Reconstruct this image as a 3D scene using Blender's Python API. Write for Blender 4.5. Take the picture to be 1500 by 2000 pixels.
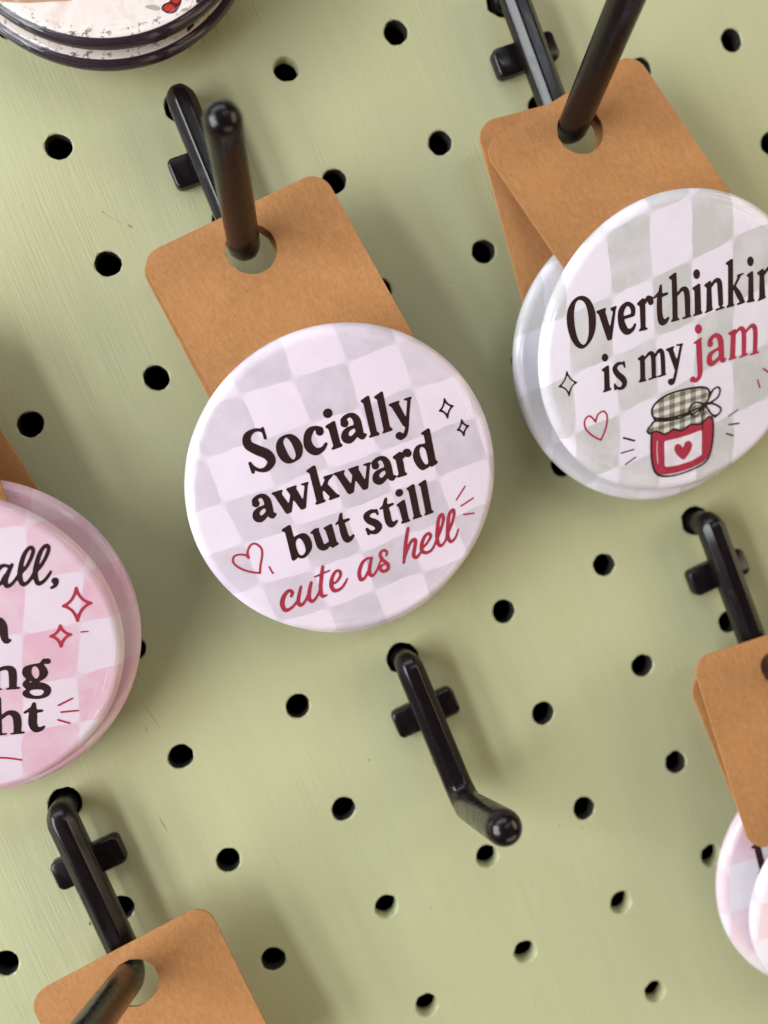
import bpy, bmesh, math, random
import numpy as np
from mathutils import Vector, Matrix
from mathutils.geometry import delaunay_2d_cdt

for o in list(bpy.data.objects):
    bpy.data.objects.remove(o)
scene = bpy.context.scene
COL = scene.collection
random.seed(7)
rng = np.random.default_rng(7)

# ------------------------------------------------------------------ camera
# Board coordinates are millimetres: x along the board, y up the board, z out of it.
# World: X = x, Z = y, Y = -z, metres.
F_PX = 1761.84                                   # focal length for the 1500 x 2000 photograph
CR = np.array([[0.90992483, -0.37540114, 0.17638247],
               [-0.38800497, -0.92069536, 0.04209753],
               [0.14659107, -0.10674286, -0.98342108]])   # rows: camera right, down, forward
CC = np.array([4.918, -74.155, 196.470])


def W(p):
    return Vector((p[0] / 1000, -p[2] / 1000, p[1] / 1000))


def Wd(p):
    return Vector((p[0], -p[2], p[1]))


cam = bpy.data.cameras.new('camera')
cam_ob = bpy.data.objects.new('camera', cam)
COL.objects.link(cam_ob)
scene.camera = cam_ob
cx_, cy_, cz_ = Wd(CR[0]), Wd(-CR[1]), Wd(-CR[2])
m = Matrix((cx_, cy_, cz_)).transposed().to_4x4()
m.translation = W(CC)
cam_ob.matrix_world = m
cam.sensor_fit = 'VERTICAL'
cam.sensor_height = 36
cam.sensor_width = 27
cam.lens = F_PX / 2000 * 36
cam.clip_start = 0.005
cam.clip_end = 20
cam.dof.use_dof = True
cam.dof.focus_distance = 0.176
cam.dof.aperture_fstop = 9.0

# ------------------------------------------------------------------ light
world = bpy.data.worlds.new('World')
scene.world = world
world.use_nodes = True
wb = world.node_tree.nodes['Background']
wb.inputs[0].default_value = (1.0, 0.70, 0.48, 1)
wb.inputs[1].default_value = 0.045


def area(name, pos, size, power, color, target=(45, -95, 0)):
    l = bpy.data.lights.new(name, 'AREA')
    l.shape = 'RECTANGLE'
    l.size, l.size_y = size
    l.energy = power
    l.color = color
    ob = bpy.data.objects.new(name, l)
    COL.objects.link(ob)
    ob.location = W(pos)
    d = W(target) - W(pos)
    ob.rotation_euler = d.to_track_quat('-Z', 'Y').to_euler()
    return ob


# light comes in from all sides past the photographer: daylight from the left and above, warm shop light from the right and below
for k_, (dx_, dz_) in enumerate(((-110, -130), (0, 0), (110, 130))):      # window light split into three strips, added for crisp rim streaks
    area('window_light', (-690 + dx_, 90, 430 + dz_), (0.09, 0.75), 4.7, (0.93, 0.98, 1.0), (20, -85, 0))
area('skylight', (-20, 660, 440), (1.0, 0.32), 3.9, (0.88, 0.97, 1.0), (40, -60, 0))
area('ceiling_light', (400, 260, 900), (0.55, 0.08), 1.1, (0.84, 0.95, 1.0), (60, -60, 0))
area('shop_light', (800, -150, 430), (0.34, 0.65), 3.1, (1.0, 0.84, 0.58), (60, -120, 0))
area('low_light', (180, -880, 380), (0.70, 0.28), 1.9, (1.0, 0.84, 0.58), (60, -160, 0))

scene.view_settings.view_transform = 'Standard'
scene.view_settings.look = 'None'
scene.view_settings.exposure = -0.22
scene.view_settings.gamma = 1.0
scene.view_settings.use_curve_mapping = False
scene.render.engine = 'CYCLES'
scene.render.resolution_x = 768
scene.render.resolution_y = 1024


# ------------------------------------------------------------------ helpers
def ray(px):
    d = CR.T @ np.array([(px[0] - 750) / F_PX, (px[1] - 1000) / F_PX, 1.0])
    return d


def bp(px, z):
    d = ray(px)
    return CC + (z - CC[2]) / d[2] * d


def project(p):
    c = CR @ (np.asarray(p, float) - CC)
    return np.array([750 + F_PX * c[0] / c[2], 1000 + F_PX * c[1] / c[2]])


def mesh_ob(name, verts, faces, mat, parent=None, smooth=True):
    me = bpy.data.meshes.new(name)
    me.from_pydata(verts, [], faces)
    me.update()
    if smooth:
        me.polygons.foreach_set('use_smooth', [True] * len(me.polygons))
    if mat is not None:
        for mm in (mat if isinstance(mat, (list, tuple)) else [mat]):
            me.materials.append(mm)
    ob = bpy.data.objects.new(name, me)
    COL.objects.link(ob)
    if parent is not None:
        ob.parent = parent
    return ob


def thing(name, label, cat, loc, group=None):
    o = bpy.data.objects.new(name, None)
    COL.objects.link(o)
    o.empty_display_size = 0.01
    o.location = loc
    o['label'] = label
    o['category'] = cat
    if group:
        o['group'] = group
    return o


class NT:
    """small node-tree helper"""

    def __init__(self, name):
        self.mat = bpy.data.materials.new(name)
        self.mat.use_nodes = True
        self.t = self.mat.node_tree
        self.bsdf = self.t.nodes['Principled BSDF']

    def n(self, typ, **kw):
        nd = self.t.nodes.new(typ)
        for k, v in kw.items():
            setattr(nd, k, v)
        return nd

    def link(self, a, b):
        self.t.links.new(a, b)

    def setin(self, nd, key, val):
        if isinstance(val, bpy.types.NodeSocket):
            self.link(val, nd.inputs[key])
        else:
            nd.inputs[key].default_value = val

    def math(self, op, a, b=None, c=None):
        nd = self.n('ShaderNodeMath', operation=op)
        self.setin(nd, 0, a)
        if b is not None:
            self.setin(nd, 1, b)
        if c is not None:
            self.setin(nd, 2, c)
        return nd.outputs[0]

    def vmath(self, op, a, b=None):
        nd = self.n('ShaderNodeVectorMath', operation=op)
        self.setin(nd, 0, a)
        if b is not None:
            self.setin(nd, 1, b)
        return nd.outputs[0]

    def noise(self, vec, scale, detail=3, rough=0.5):
        nd = self.n('ShaderNodeTexNoise')
        self.link(vec, nd.inputs['Vector'])
        nd.inputs['Scale'].default_value = scale
        nd.inputs['Detail'].default_value = detail
        nd.inputs['Roughness'].default_value = rough
        return nd.outputs['Fac']

    def ramp(self, fac, stops):
        nd = self.n('ShaderNodeValToRGB')
        self.link(fac, nd.inputs[0])
        el = nd.color_ramp.elements
        while len(el) < len(stops):
            el.new(0.5)
        for e, (p, c) in zip(el, stops):
            e.position = p
            e.color = (c[0], c[1], c[2], 1) if isinstance(c, (tuple, list)) else (c, c, c, 1)
        return nd.outputs[0]

    def mix(self, fac, a, b, blend='MIX'):
        nd = self.n('ShaderNodeMix', data_type='RGBA', blend_type=blend)
        self.setin(nd, 0, fac)
        self.setin(nd, 6, a)
        self.setin(nd, 7, b)
        return nd.outputs[2]

    def mapr(self, v, a, b, c, d):
        nd = self.n('ShaderNodeMapRange')
        self.setin(nd, 0, v)
        for i, x in enumerate((a, b, c, d)):
            nd.inputs[i + 1].default_value = x
        return nd.outputs[0]

    def objmm(self, scale=(1000, 1000, 1000)):
        tc = self.n('ShaderNodeTexCoord')
        return self.vmath('MULTIPLY', tc.outputs['Object'], scale)

    def bump(self, h, strength, dist, normal=None):
        nd = self.n('ShaderNodeBump')
        nd.inputs['Strength'].default_value = strength
        nd.inputs['Distance'].default_value = dist
        self.link(h, nd.inputs['Height'])
        if normal is not None:
            self.link(normal, nd.inputs['Normal'])
        return nd.outputs[0]


def c4(c):
    return (c[0], c[1], c[2], 1.0)


# ------------------------------------------------------------------ materials
def mat_paint():
    t = NT('sage_paint')
    mm = t.objmm()
    # brush marks run up and down the board (world Z)
    st = t.vmath('MULTIPLY', mm, (1.0, 1.0, 0.035))
    wob = t.noise(t.vmath('MULTIPLY', mm, (0.02, 0.02, 0.02)), 1.0, 2)
    comb = t.n('ShaderNodeCombineXYZ')
    t.link(t.math('MULTIPLY', wob, 3.5), comb.inputs[0])
    st2 = t.vmath('ADD', st, comb.outputs[0])
    brush = t.noise(st2, 1.7, 5, 0.6)
    brush2 = t.noise(st2, 0.28, 3, 0.5)
    blot = t.noise(mm, 0.014, 3, 0.5)
    col = t.mix(t.mapr(brush2, 0.3, 0.7, 0, 1), c4((0.482, 0.488, 0.288)), c4((0.512, 0.512, 0.308)))
    col = t.mix(t.mapr(blot, 0.35, 0.65, 0, 0.6), col, c4((0.498, 0.468, 0.276)))
    col = t.mix(t.mapr(brush, 0.50, 0.80, 0.0, 0.45), col, c4((0.54, 0.545, 0.345)))
    # sparse scuffs and short dark hairline cracks in the paint
    crv = t.vmath('MULTIPLY', mm, (1.0, 1.0, 0.16))
    cr = t.noise(crv, 1.9, 2, 0.5)
    where = t.noise(mm, 0.045, 2, 0.5)
    crk = t.math('MULTIPLY', t.mapr(cr, 0.755, 0.79, 0, 1), t.mapr(where, 0.56, 0.66, 0, 1))
    col = t.mix(t.math('MULTIPLY', crk, 0.55), col, c4((0.10, 0.085, 0.04)))
    spk = t.n('ShaderNodeTexVoronoi')
    t.link(mm, spk.inputs['Vector'])
    spk.inputs['Scale'].default_value = 0.10
    sp = t.mapr(spk.outputs['Distance'], 0.012, 0.026, 1, 0)
    col = t.mix(t.math('MULTIPLY', sp, 0.6), col, c4((0.13, 0.11, 0.06)))
    t.link(col, t.bsdf.inputs['Base Color'])
    t.link(t.mapr(brush, 0.3, 0.8, 0.36, 0.52), t.bsdf.inputs['Roughness'])
    t.bsdf.inputs['Specular IOR Level'].default_value = 0.42
    fine = t.noise(mm, 3.0, 2, 0.6)
    h = t.math('ADD', t.math('MULTIPLY', brush, 1.0), t.math('MULTIPLY', fine, 0.12))
    mask = t.noise(mm, 0.02, 2, 0.5)
    h = t.math('MULTIPLY', h, t.mapr(mask, 0.38, 0.62, 0.15, 1.0))
    t.link(t.bump(h, 0.55, 0.00025), t.bsdf.inputs['Normal'])
    return t.mat


def mat_plain(name, col, rough=0.6, spec=0.5):
    t = NT(name)
    t.bsdf.inputs['Base Color'].default_value = c4(col)
    t.bsdf.inputs['Roughness'].default_value = rough
    t.bsdf.inputs['Specular IOR Level'].default_value = spec
    return t.mat


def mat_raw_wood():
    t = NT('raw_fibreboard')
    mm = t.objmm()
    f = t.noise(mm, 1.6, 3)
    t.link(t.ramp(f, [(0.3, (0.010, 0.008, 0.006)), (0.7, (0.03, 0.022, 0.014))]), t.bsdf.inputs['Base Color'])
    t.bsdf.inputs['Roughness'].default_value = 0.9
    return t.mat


def mat_hook():
    t = NT('black_plastic')
    mm = t.objmm()
    f = t.noise(mm, 0.9, 3)
    t.link(t.ramp(f, [(0.3, (0.0065, 0.0040, 0.0050)), (0.75, (0.0090, 0.0052, 0.0062))]), t.bsdf.inputs['Base Color'])
    t.bsdf.inputs['Specular IOR Level'].default_value = 0.40
    sep = t.n('ShaderNodeSeparateXYZ')
    t.link(mm, sep.inputs[0])
    ribs = t.math('SINE', t.math('MULTIPLY', sep.outputs[2], 9.0))
    patch = t.mapr(t.noise(t.vmath('MULTIPLY', mm, (1, 1, 0.25)), 0.55, 2), 0.46, 0.6, 0, 1)
    h = t.math('ADD', t.math('MULTIPLY', t.math('MULTIPLY', ribs, patch), 0.10), t.math('MULTIPLY', t.noise(mm, 1.1, 2, 0.5), 0.25))
    t.link(t.mapr(patch, 0, 1, 0.22, 0.30), t.bsdf.inputs['Roughness'])
    t.link(t.bump(h, 0.2, 0.00012), t.bsdf.inputs['Normal'])
    return t.mat


def mat_kraft():
    t = NT('kraft_card')
    mm = t.objmm()
    rnd = t.n('ShaderNodeObjectInfo').outputs['Random']
    off = t.n('ShaderNodeCombineXYZ')
    t.link(t.math('MULTIPLY', rnd, 300.0), off.inputs[0])
    v = t.vmath('ADD', mm, off.outputs[0])
    fib = t.noise(t.vmath('MULTIPLY', v, (1.0, 0.4, 1.0)), 1.7, 4, 0.7)
    fib2 = t.noise(t.vmath('MULTIPLY', v, (0.3, 1.0, 1.0)), 2.6, 3, 0.7)
    cloud = t.noise(v, 0.10, 3, 0.5)
    col = t.mix(t.mapr(fib, 0.3, 0.7, 0, 1), c4((0.400, 0.176, 0.062)), c4((0.530, 0.252, 0.102)))
    col = t.mix(t.mapr(fib2, 0.58, 0.72, 0, 0.5), col, c4((0.29, 0.122, 0.044)))
    col = t.mix(t.mapr(cloud, 0.35, 0.65, 0, 0.35), col, c4((0.52, 0.232, 0.084)))
    mot = t.noise(t.vmath('MULTIPLY', v, (1.0, 0.5, 1.0)), 1.0, 5, 0.75)
    col = t.mix(t.mapr(mot, 0.50, 0.68, 0, 0.22), col, c4((0.36, 0.160, 0.060)))
    col = t.mix(t.mapr(mot, 0.34, 0.48, 0.22, 0), col, c4((0.62, 0.325, 0.150)))
    vor = t.n('ShaderNodeTexVoronoi')
    t.link(v, vor.inputs['Vector'])
    vor.inputs['Scale'].default_value = 0.22
    col = t.mix(t.math('MULTIPLY', t.mapr(vor.outputs['Distance'], 0.02, 0.06, 1, 0), 0.45), col, c4((0.22, 0.085, 0.03)))
    t.link(col, t.bsdf.inputs['Base Color'])
    t.bsdf.inputs['Roughness'].default_value = 0.78
    t.bsdf.inputs['Specular IOR Level'].default_value = 0.25
    h = t.math('ADD', fib, t.math('MULTIPLY', fib2, 0.6))
    t.link(t.bump(h, 0.35, 0.00012), t.bsdf.inputs['Normal'])
    return t.mat


def film(t, seedoff=0.0):
    """clear glossy film over the print, slightly crinkled towards the rim"""
    tc = t.n('ShaderNodeTexCoord')
    mm = t.vmath('MULTIPLY', tc.outputs['Object'], (1000, 1000, 1000))
    sep = t.n('ShaderNodeSeparateXYZ')
    t.link(mm, sep.inputs[0])
    r = t.math('SQRT', t.math('ADD', t.math('MULTIPLY', sep.outputs[0], sep.outputs[0]),
                              t.math('MULTIPLY', sep.outputs[1], sep.outputs[1])))
    ang = t.math('ARCTAN2', sep.outputs[1], sep.outputs[0])
    comb = t.n('ShaderNodeCombineXYZ')
    t.link(t.math('MULTIPLY', r, 2.0), comb.inputs[0])
    t.link(t.math('MULTIPLY', ang, 1.9), comb.inputs[1])
    comb.inputs[2].default_value = seedoff
    wr = t.noise(comb.outputs[0], 1.0, 2, 0.5)
    amt = t.mapr(r, 25.5, 29.0, 0.0, 1.0)
    soft = t.noise(mm, 0.09, 2, 0.5)
    h = t.math('ADD', t.math('MULTIPLY', t.math('MULTIPLY', wr, amt), 2.0), t.math('MULTIPLY', soft, 0.9))
    nrm = t.bump(h, 0.5, 0.00035)
    t.bsdf.inputs['Coat Weight'].default_value = 1.0
    t.bsdf.inputs['Coat Roughness'].default_value = 0.02
    t.bsdf.inputs['Coat IOR'].default_value = 1.58
    t.link(nrm, t.bsdf.inputs['Coat Normal'])
    t.bsdf.inputs['Roughness'].default_value = 0.55
    t.bsdf.inputs['Specular IOR Level'].default_value = 0.2
    return mm, r


def mat_print(name, col):
    t = NT(name)
    mm, r = film(t)
    n = t.noise(mm, 0.22, 3, 0.6)
    t.link(t.mix(t.mapr(n, 0.35, 0.7, 0, 1), c4(col), c4([x * 1.22 + 0.003 for x in col])), t.bsdf.inputs['Base Color'])
    return t.mat


def mat_check(name, origin, xv, yv, parity, light, dark, seed):
    """hand-painted looking check printed on a badge; origin / xv / yv in badge millimetres"""
    t = NT(name)
    mm, r = film(t, seed)
    n1 = t.n('ShaderNodeTexNoise')
    t.link(mm, n1.inputs['Vector'])
    n1.inputs['Scale'].default_value = 0.075
    n1.inputs['Detail'].default_value = 3
    dis = t.vmath('MULTIPLY', t.vmath('SUBTRACT', n1.outputs['Color'], (0.5, 0.5, 0.5)), (3.2, 3.2, 0))
    p = t.vmath('SUBTRACT', t.vmath('ADD', mm, dis), (origin[0], origin[1], 0))
    det = xv[0] * yv[1] - xv[1] * yv[0]
    dotn = lambda a: t.n('ShaderNodeVectorMath', operation='DOT_PRODUCT')
    du = dotn(0)
    t.link(p, du.inputs[0])
    du.inputs[1].default_value = (yv[1] / det, -yv[0] / det, 0)
    dv = dotn(0)
    t.link(p, dv.inputs[0])
    dv.inputs[1].default_value = (-xv[1] / det, xv[0] / det, 0)
    fu = t.math('FLOOR', du.outputs['Value'])
    fv = t.math('FLOOR', dv.outputs['Value'])
    wave = t.math('MULTIPLY', t.math('SINE', t.math('MULTIPLY', du.outputs['Value'], math.pi)), t.math('SINE', t.math('MULTIPLY', dv.outputs['Value'], math.pi)))
    wave = t.math('MULTIPLY', wave, 1.0 if parity else -1.0)
    ck = t.mapr(wave, -0.035, 0.035, 0.0, 1.0)
    cell = t.n('ShaderNodeCombineXYZ')
    t.link(fu, cell.inputs[0])
    t.link(fv, cell.inputs[1])
    wn = t.n('ShaderNodeTexWhiteNoise', noise_dimensions='2D')
    t.link(cell.outputs[0], wn.inputs['Vector'])
    wash = t.noise(t.vmath('ADD', mm, t.vmath('MULTIPLY', wn.outputs['Color'], (90, 90, 0))), 0.16, 4, 0.62)
    amt = t.math('MULTIPLY', t.mapr(wash, 0.3, 0.7, 0.45, 1.20), t.mapr(wn.outputs['Value'], 0, 1, 0.78, 1.12))
    fac = t.math('MULTIPLY', ck, amt)
    lcol = t.mix(t.mapr(wash, 0.3, 0.7, 0, 1), c4([x * 0.965 for x in light]), c4([min(x * 1.03, 0.95) for x in light]))
    col = t.mix(fac, lcol, c4(dark))
    t.link(col, t.bsdf.inputs['Base Color'])
    return t.mat


def mat_vintage(name):
    t = NT(name)
    mm, r = film(t, 5.0)
    n = t.noise(mm, 0.16, 4, 0.6)
    sp = t.noise(mm, 0.9, 4, 0.7)
    col = t.ramp(n, [(0.3, (0.74, 0.62, 0.56)), (0.5, (0.80, 0.70, 0.68)), (0.72, (0.66, 0.50, 0.42))])
    col = t.mix(t.mapr(sp, 0.70, 0.76, 0, 0.4), col, c4((0.22, 0.12, 0.09)))
    edge = t.noise(mm, 0.55, 4, 0.7)
    rr = t.math('ADD', r, t.math('MULTIPLY', t.math('SUBTRACT', edge, 0.5), 2.4))
    grit = t.math('MULTIPLY', t.mapr(rr, 27.6, 28.8, 0, 1), t.mapr(sp, 0.56, 0.62, 0, 0.8))
    col = t.mix(grit, col, c4((0.035, 0.018, 0.02)))
    ring = t.mapr(r, 29.7, 29.85, 0, 1)
    col = t.mix(ring, col, c4((0.022, 0.010, 0.020)))
    t.link(col, t.bsdf.inputs['Base Color'])
    return t.mat


def mat_cloth(name, origin, xv, yv):
    t = NT(name)
    mm, r = film(t)
    p = t.vmath('SUBTRACT', mm, (origin[0], origin[1], 0))
    det = xv[0] * yv[1] - xv[1] * yv[0]
    outs = []
    for a in ((yv[1] / det, -yv[0] / det, 0), (-xv[1] / det, xv[0] / det, 0)):
        d = t.n('ShaderNodeVectorMath', operation='DOT_PRODUCT')
        t.link(p, d.inputs[0])
        d.inputs[1].default_value = a
        outs.append(t.math('GREATER_THAN', t.math('FRACT', d.outputs['Value']), 0.5))
    s = t.math('MULTIPLY', t.math('ADD', outs[0], outs[1]), 0.5)
    t.link(t.ramp(s, [(0.0, (0.78, 0.72, 0.76)), (0.5, (0.40, 0.36, 0.30)), (1.0, (0.17, 0.155, 0.10))]), t.bsdf.inputs['Base Color'])
    return t.mat


M_PAINT = mat_paint()
M_RAW = mat_raw_wood()
M_DARK = mat_plain('cavity_shade', (0.006, 0.006, 0.006), 0.95, 0.1)
M_HOOK = mat_hook()
M_KRAFT = mat_kraft()
M_TIN = mat_plain('badge_back_tin', (0.30, 0.29, 0.28), 0.4)
INK = mat_print('dark_ink', (0.026, 0.0085, 0.0105))
LINE = mat_print('black_line_ink', (0.020, 0.012, 0.013))
RED = mat_print('red_ink', (0.40, 0.030, 0.062))
WHITE_INK = mat_print('white_ink', (0.76, 0.68, 0.75))
PINKLINE = mat_print('pale_pink_ink', (0.74, 0.42, 0.50))

# ------------------------------------------------------------------ pegboard
P = 25.4
COLX = {-3: -0.3, -2: 0.0, -1: -1.4, 0: 0.4, 1: 0.7, 2: 0.4, 3: 0.7, 6: -0.7}
HOOKS = {'plain': (1, 5, 0.2, -0.8), 'first': (1, 0, 1.4, -0.9), 'jam': (4, 0, 0.1, -1.7), 'low': (-2, 5, -1.5, 0.6),
         'right': (4, 5, 0.7, 0.1), 'pink': (-2, 0, 0.0, 0.0), 'vintage': (1, -5, 0.3, 0.0)}
holes = {}
for i in range(-7, 12):
    for j in range(-9, 14):
        holes[(i, j)] = [i * P + COLX.get(i, 0.0) + random.uniform(-.3, .3), -j * P + random.uniform(-.3, .3), 2.62]
# holes that show in the photograph, measured on the board plane
for i, j, x, y in [(0, 0, 114, 286), (0, 1, 211, 515), (0, 2, 306, 738), (-1, 2, 59, 829), (2, 0, 559, 134), (2, 1, 653, 354),
                   (2, 2, 742, 567), (3, 0, 773, 63), (3, 1, 860, 279), (3, 2, 945, 491), (5, 1, 1252, 136), (6, 1, 1429, 78),
                   (6, 2, 1506, 280), (3, 4, 1099, 908), (3, 5, 1180, 1103), (3, 6, 1255, 1300), (3, 7, 1320, 1489), (3, 8, 1390, 1671),
                   (2, 5, 984, 1194), (2, 6, 1061, 1393), (2, 7, 1141, 1579), (2, 8, 1213, 1763), (2, 9, 1280, 1937),
                   (1, 7, 952, 1673), (1, 8, 1026, 1859), (0, 5, 582, 1379), (0, 6, 671, 1580), (0, 7, 755, 1771), (0, 8, 834, 1963),
                   (-1, 4, 259, 1267), (-1, 5, 353, 1478), (-1, 6, 446, 1680), (-1, 7, 534, 1874), (-2, 6, 238, 1774), (-3, 6, 11, 1882),
                   (4, 6, 1424, 1214)]:
    b = bp((x, y), 0)
    holes[(i, j)][:2] = [b[0], b[1]]
holes[(0, 4)][:2] = list(bp((512, 1146), 0)[:2])
for i, j, dx, dy in HOOKS.values():
    holes[(i, j)] = [i * P + dx, -j * P + dy + 0.5, 3.45]

X0, X1, Y0, Y1 = -7.5 * P, 11.5 * P, -13.5 * P, 9.5 * P
NS = 28
pts, edges = [], []


def loop(ps):
    s = len(pts)
    pts.extend(Vector((a, b)) for a, b in ps)
    edges.extend((s + k, s + (k + 1) % len(ps)) for k in range(len(ps)))


loop([(X0, Y0), (X1, Y0), (X1, Y1), (X0, Y1)])
rims = []
for (hx, hy, hr) in holes.values():
    ph = [random.uniform(0, 6.28) for _ in range(3)]
    prof = [hr * (1 + .032 * math.sin(2 * a + ph[0]) + .022 * math.sin(3 * a + ph[1]) + .016 * math.sin(7 * a + ph[2]) + random.uniform(-.016, .016))
            for a in [2 * math.pi * k / NS for k in range(NS)]]
    rim = [(hx + (pr + .42) * math.cos(2 * math.pi * k / NS), hy + (pr + .42) * math.sin(2 * math.pi * k / NS)) for k, pr in enumerate(prof)]
    rims.append((hx, hy, prof))
    loop(rim)
ov, oe, of, orv, ore, orf = delaunay_2d_cdt(pts, edges, [], 1, 1e-6)
inv = {}
for k, src in enumerate(orv):
    for s in src:
        inv[s] = k
tri = []
for f in of:
    tri.append(f)
# drop triangles that lie inside a hole
HA = np.array([[h[0], h[1], h[2]] for h in holes.values()])
cent = np.array([[(ov[f[0]].x + ov[f[1]].x + ov[f[2]].x) / 3, (ov[f[0]].y + ov[f[1]].y + ov[f[2]].y) / 3] for f in tri])
keep = []
for k in range(len(tri)):
    d = np.hypot(HA[:, 0] - cent[k, 0], HA[:, 1] - cent[k, 1])
    q = d.argmin()
    idx = set()
    if d[q] < HA[q, 2] + 0.1:
        continue
    keep.append(tri[k])
verts = [W((v.x, v.y, 0)) for v in ov]
faces = []
for f in keep:
    a, b, c = (ov[i] for i in f)
    faces.append(tuple(f) if (b - a).cross(c - a) > 0 else tuple(reversed(f)))
fm = [0] * len(faces)
T_BOARD = 3.6
base = 4
HKEYS = list(holes)
PAINTED = {(2, 0), (0, 7), (0, 8), (1, 7), (1, 8), (2, 8), (2, 9), (3, 8), (3, 9), (1, 9), (-1, 8)}
for hi, (hx, hy, prof) in enumerate(rims):
    rings = [[inv[base + k] for k in range(NS)]]
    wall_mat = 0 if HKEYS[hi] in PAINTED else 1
    for (dr, z) in ((.20, -.10), (.05, -.30), (0, -.65), (-.03, -2.2), (-.02, -T_BOARD)):
        s = len(verts)
        for k, pr in enumerate(prof):
            a = 2 * math.pi * k / NS
            verts.append(W((hx + (pr + dr) * math.cos(a), hy + (pr + dr) * math.sin(a), z)))
        rings.append(list(range(s, s + NS)))
    for ri in range(len(rings) - 1):
        A, B = rings[ri], rings[ri + 1]
        for k in range(NS):
            faces.append((A[(k + 1) % NS], A[k], B[k], B[(k + 1) % NS]))
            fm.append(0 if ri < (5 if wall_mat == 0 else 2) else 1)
    base += NS
# outer edge of the panel
s = len(verts)
for (x, y) in ((X0, Y0), (X1, Y0), (X1, Y1), (X0, Y1)):
    verts.append(W((x, y, -T_BOARD)))
for k in range(4):
    faces.append((inv[k], s + k, s + (k + 1) % 4, inv[(k + 1) % 4]))
    fm.append(0)
board = mesh_ob('pegboard', verts, faces, [M_PAINT, M_RAW], smooth=False)
for p_, mi in zip(board.data.polygons, fm):
    p_.material_index = mi
board['kind'] = 'structure'
board['label'] = 'sage green painted pegboard panel with drilled black holes'
# unseen black box added behind the panel to keep light out of the holes
z0, z1 = -T_BOARD - 0.01, -26
bv = [W((x, y, z)) for z in (z0, z1) for (x, y) in ((X0, Y0), (X1, Y0), (X1, Y1), (X0, Y1))]
light_block = mesh_ob('void_light_block', bv, [(4, 5, 6, 7), (0, 1, 5, 4), (1, 2, 6, 5), (2, 3, 7, 6), (3, 0, 4, 7)], M_DARK, parent=board, smooth=False)

# hairline cracks and scuffs in the paint that the photograph shows
M_CRACK = mat_plain('paint_crack', (0.12, 0.10, 0.05), 0.8, 0.2)
M_SCUFF = mat_plain('paint_scuff', (0.30, 0.295, 0.17), 0.6, 0.3)


def scuff(pxs, widths, mat, name='paint_scuff'):
    b = [bp(p_, 0)[:2] for p_ in pxs]
    v, f = [], []
    for k, c in enumerate(b):
        d = np.array(b[min(k + 1, len(b) - 1)]) - np.array(b[max(k - 1, 0)])
        d = d / (np.linalg.norm(d) + 1e-9)
        n_ = np.array([-d[1], d[0]]) * widths[k] / 2
        for sg in (1, -1):
            v.append(W((c[0] + sg * n_[0], c[1] + sg * n_[1], 0.02)))
    for k in range(len(b) - 1):
        f.append((2 * k, 2 * k + 1, 2 * k + 3, 2 * k + 2))
    mesh_ob(name, v, f, mat, board, smooth=False)


scuff([(199, 412), (205, 418), (222, 428), (240, 436)], [.35, .12, .10, .08], M_SCUFF)
scuff([(250, 438), (254, 442), (259, 445)], [.25, .6, .2], M_SCUFF)
for (a0, b0, a1, b1, w_) in ((327, 111, 329.5, 117, .22), (334.5, 107, 337, 112, .18), (368, 88, 372, 97.5, .2), (392.5, 70.5, 399, 86, .14),
                             (416, 44, 428, 71, .12), (439, 19, 449, 43, .12), (346, 102, 348, 106, .14), (356, 96, 358, 100, .12),
                             (282, 1378, 314, 1424, .10), (310, 1596, 327, 1624, .13), (283, 1418, 288, 1430, .1), (175, 1800, 176, 1808, .5),
                             (660, 1222, 664, 1226, .4), (1068, 610, 1070, 622, .1), (1091, 1610, 1093, 1617, .2), (720, 1482, 722, 1487, .25)):
    scuff([(a0, b0), ((a0 + a1) / 2 + .4, (b0 + b1) / 2), (a1, b1)], [w_ * .3, w_, w_ * .2], M_CRACK, 'paint_crack')

# ------------------------------------------------------------------ peg hooks
HOOK_S, HOOK_Z, ARM_L, ARM_T = 33.9, 5.95, 43.6, 0.287
R_ST, R_ARM = 3.1, 3.28


def hook_path(HOOK_S):
    """centre line: peg in the hole, elbow, stem down the board, bend, arm; (y, z, radius, facet)"""
    out = [(0.5, -9, 2.55, 0), (0.4, -3.0, 2.55, 0), (0.2, 1.2, 2.6, 0)]
    for k in range(7):                                # small elbow at the top
        a = k / 6 * math.pi / 2
        out.append((-1.1 + 1.3 * math.cos(a), HOOK_Z - 1.3 + 1.3 * math.sin(a), 2.75 + 0.35 * k / 6, k / 6))
    for k in range(1, 9):
        out.append((-1.1 - k / 8 * (HOOK_S - 7.2 - 1.1), HOOK_Z, R_ST, 1.0))
    # bend with radius rb from heading -y to heading (sin t, cos t)
    turn = math.pi / 2 + ARM_T
    rb = 4.6
    tl = rb * math.tan(turn / 2)
    ys = -HOOK_S + tl
    n = 12
    for k in range(n + 1):
        a = turn * k / n
        out.append((ys - rb * math.sin(a), HOOK_Z + rb - rb * math.cos(a), R_ST + (R_ARM - R_ST) * k / n, 1.0 - k / n))
    sy, cz = math.sin(ARM_T), math.cos(ARM_T)
    for k in range(1, 9):
        l = tl + (ARM_L - tl) * k / 8
        out.append((-HOOK_S + l * sy, HOOK_Z + l * cz, R_ARM, 0))
    for k in range(1, 9):                             # round end
        a = k / 8 * math.pi / 2
        l = ARM_L + R_ARM * math.sin(a)
        out.append((-HOOK_S + l * sy, HOOK_Z + l * cz, max(R_ARM * math.cos(a), 0.02), 0))
    return out


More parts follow.
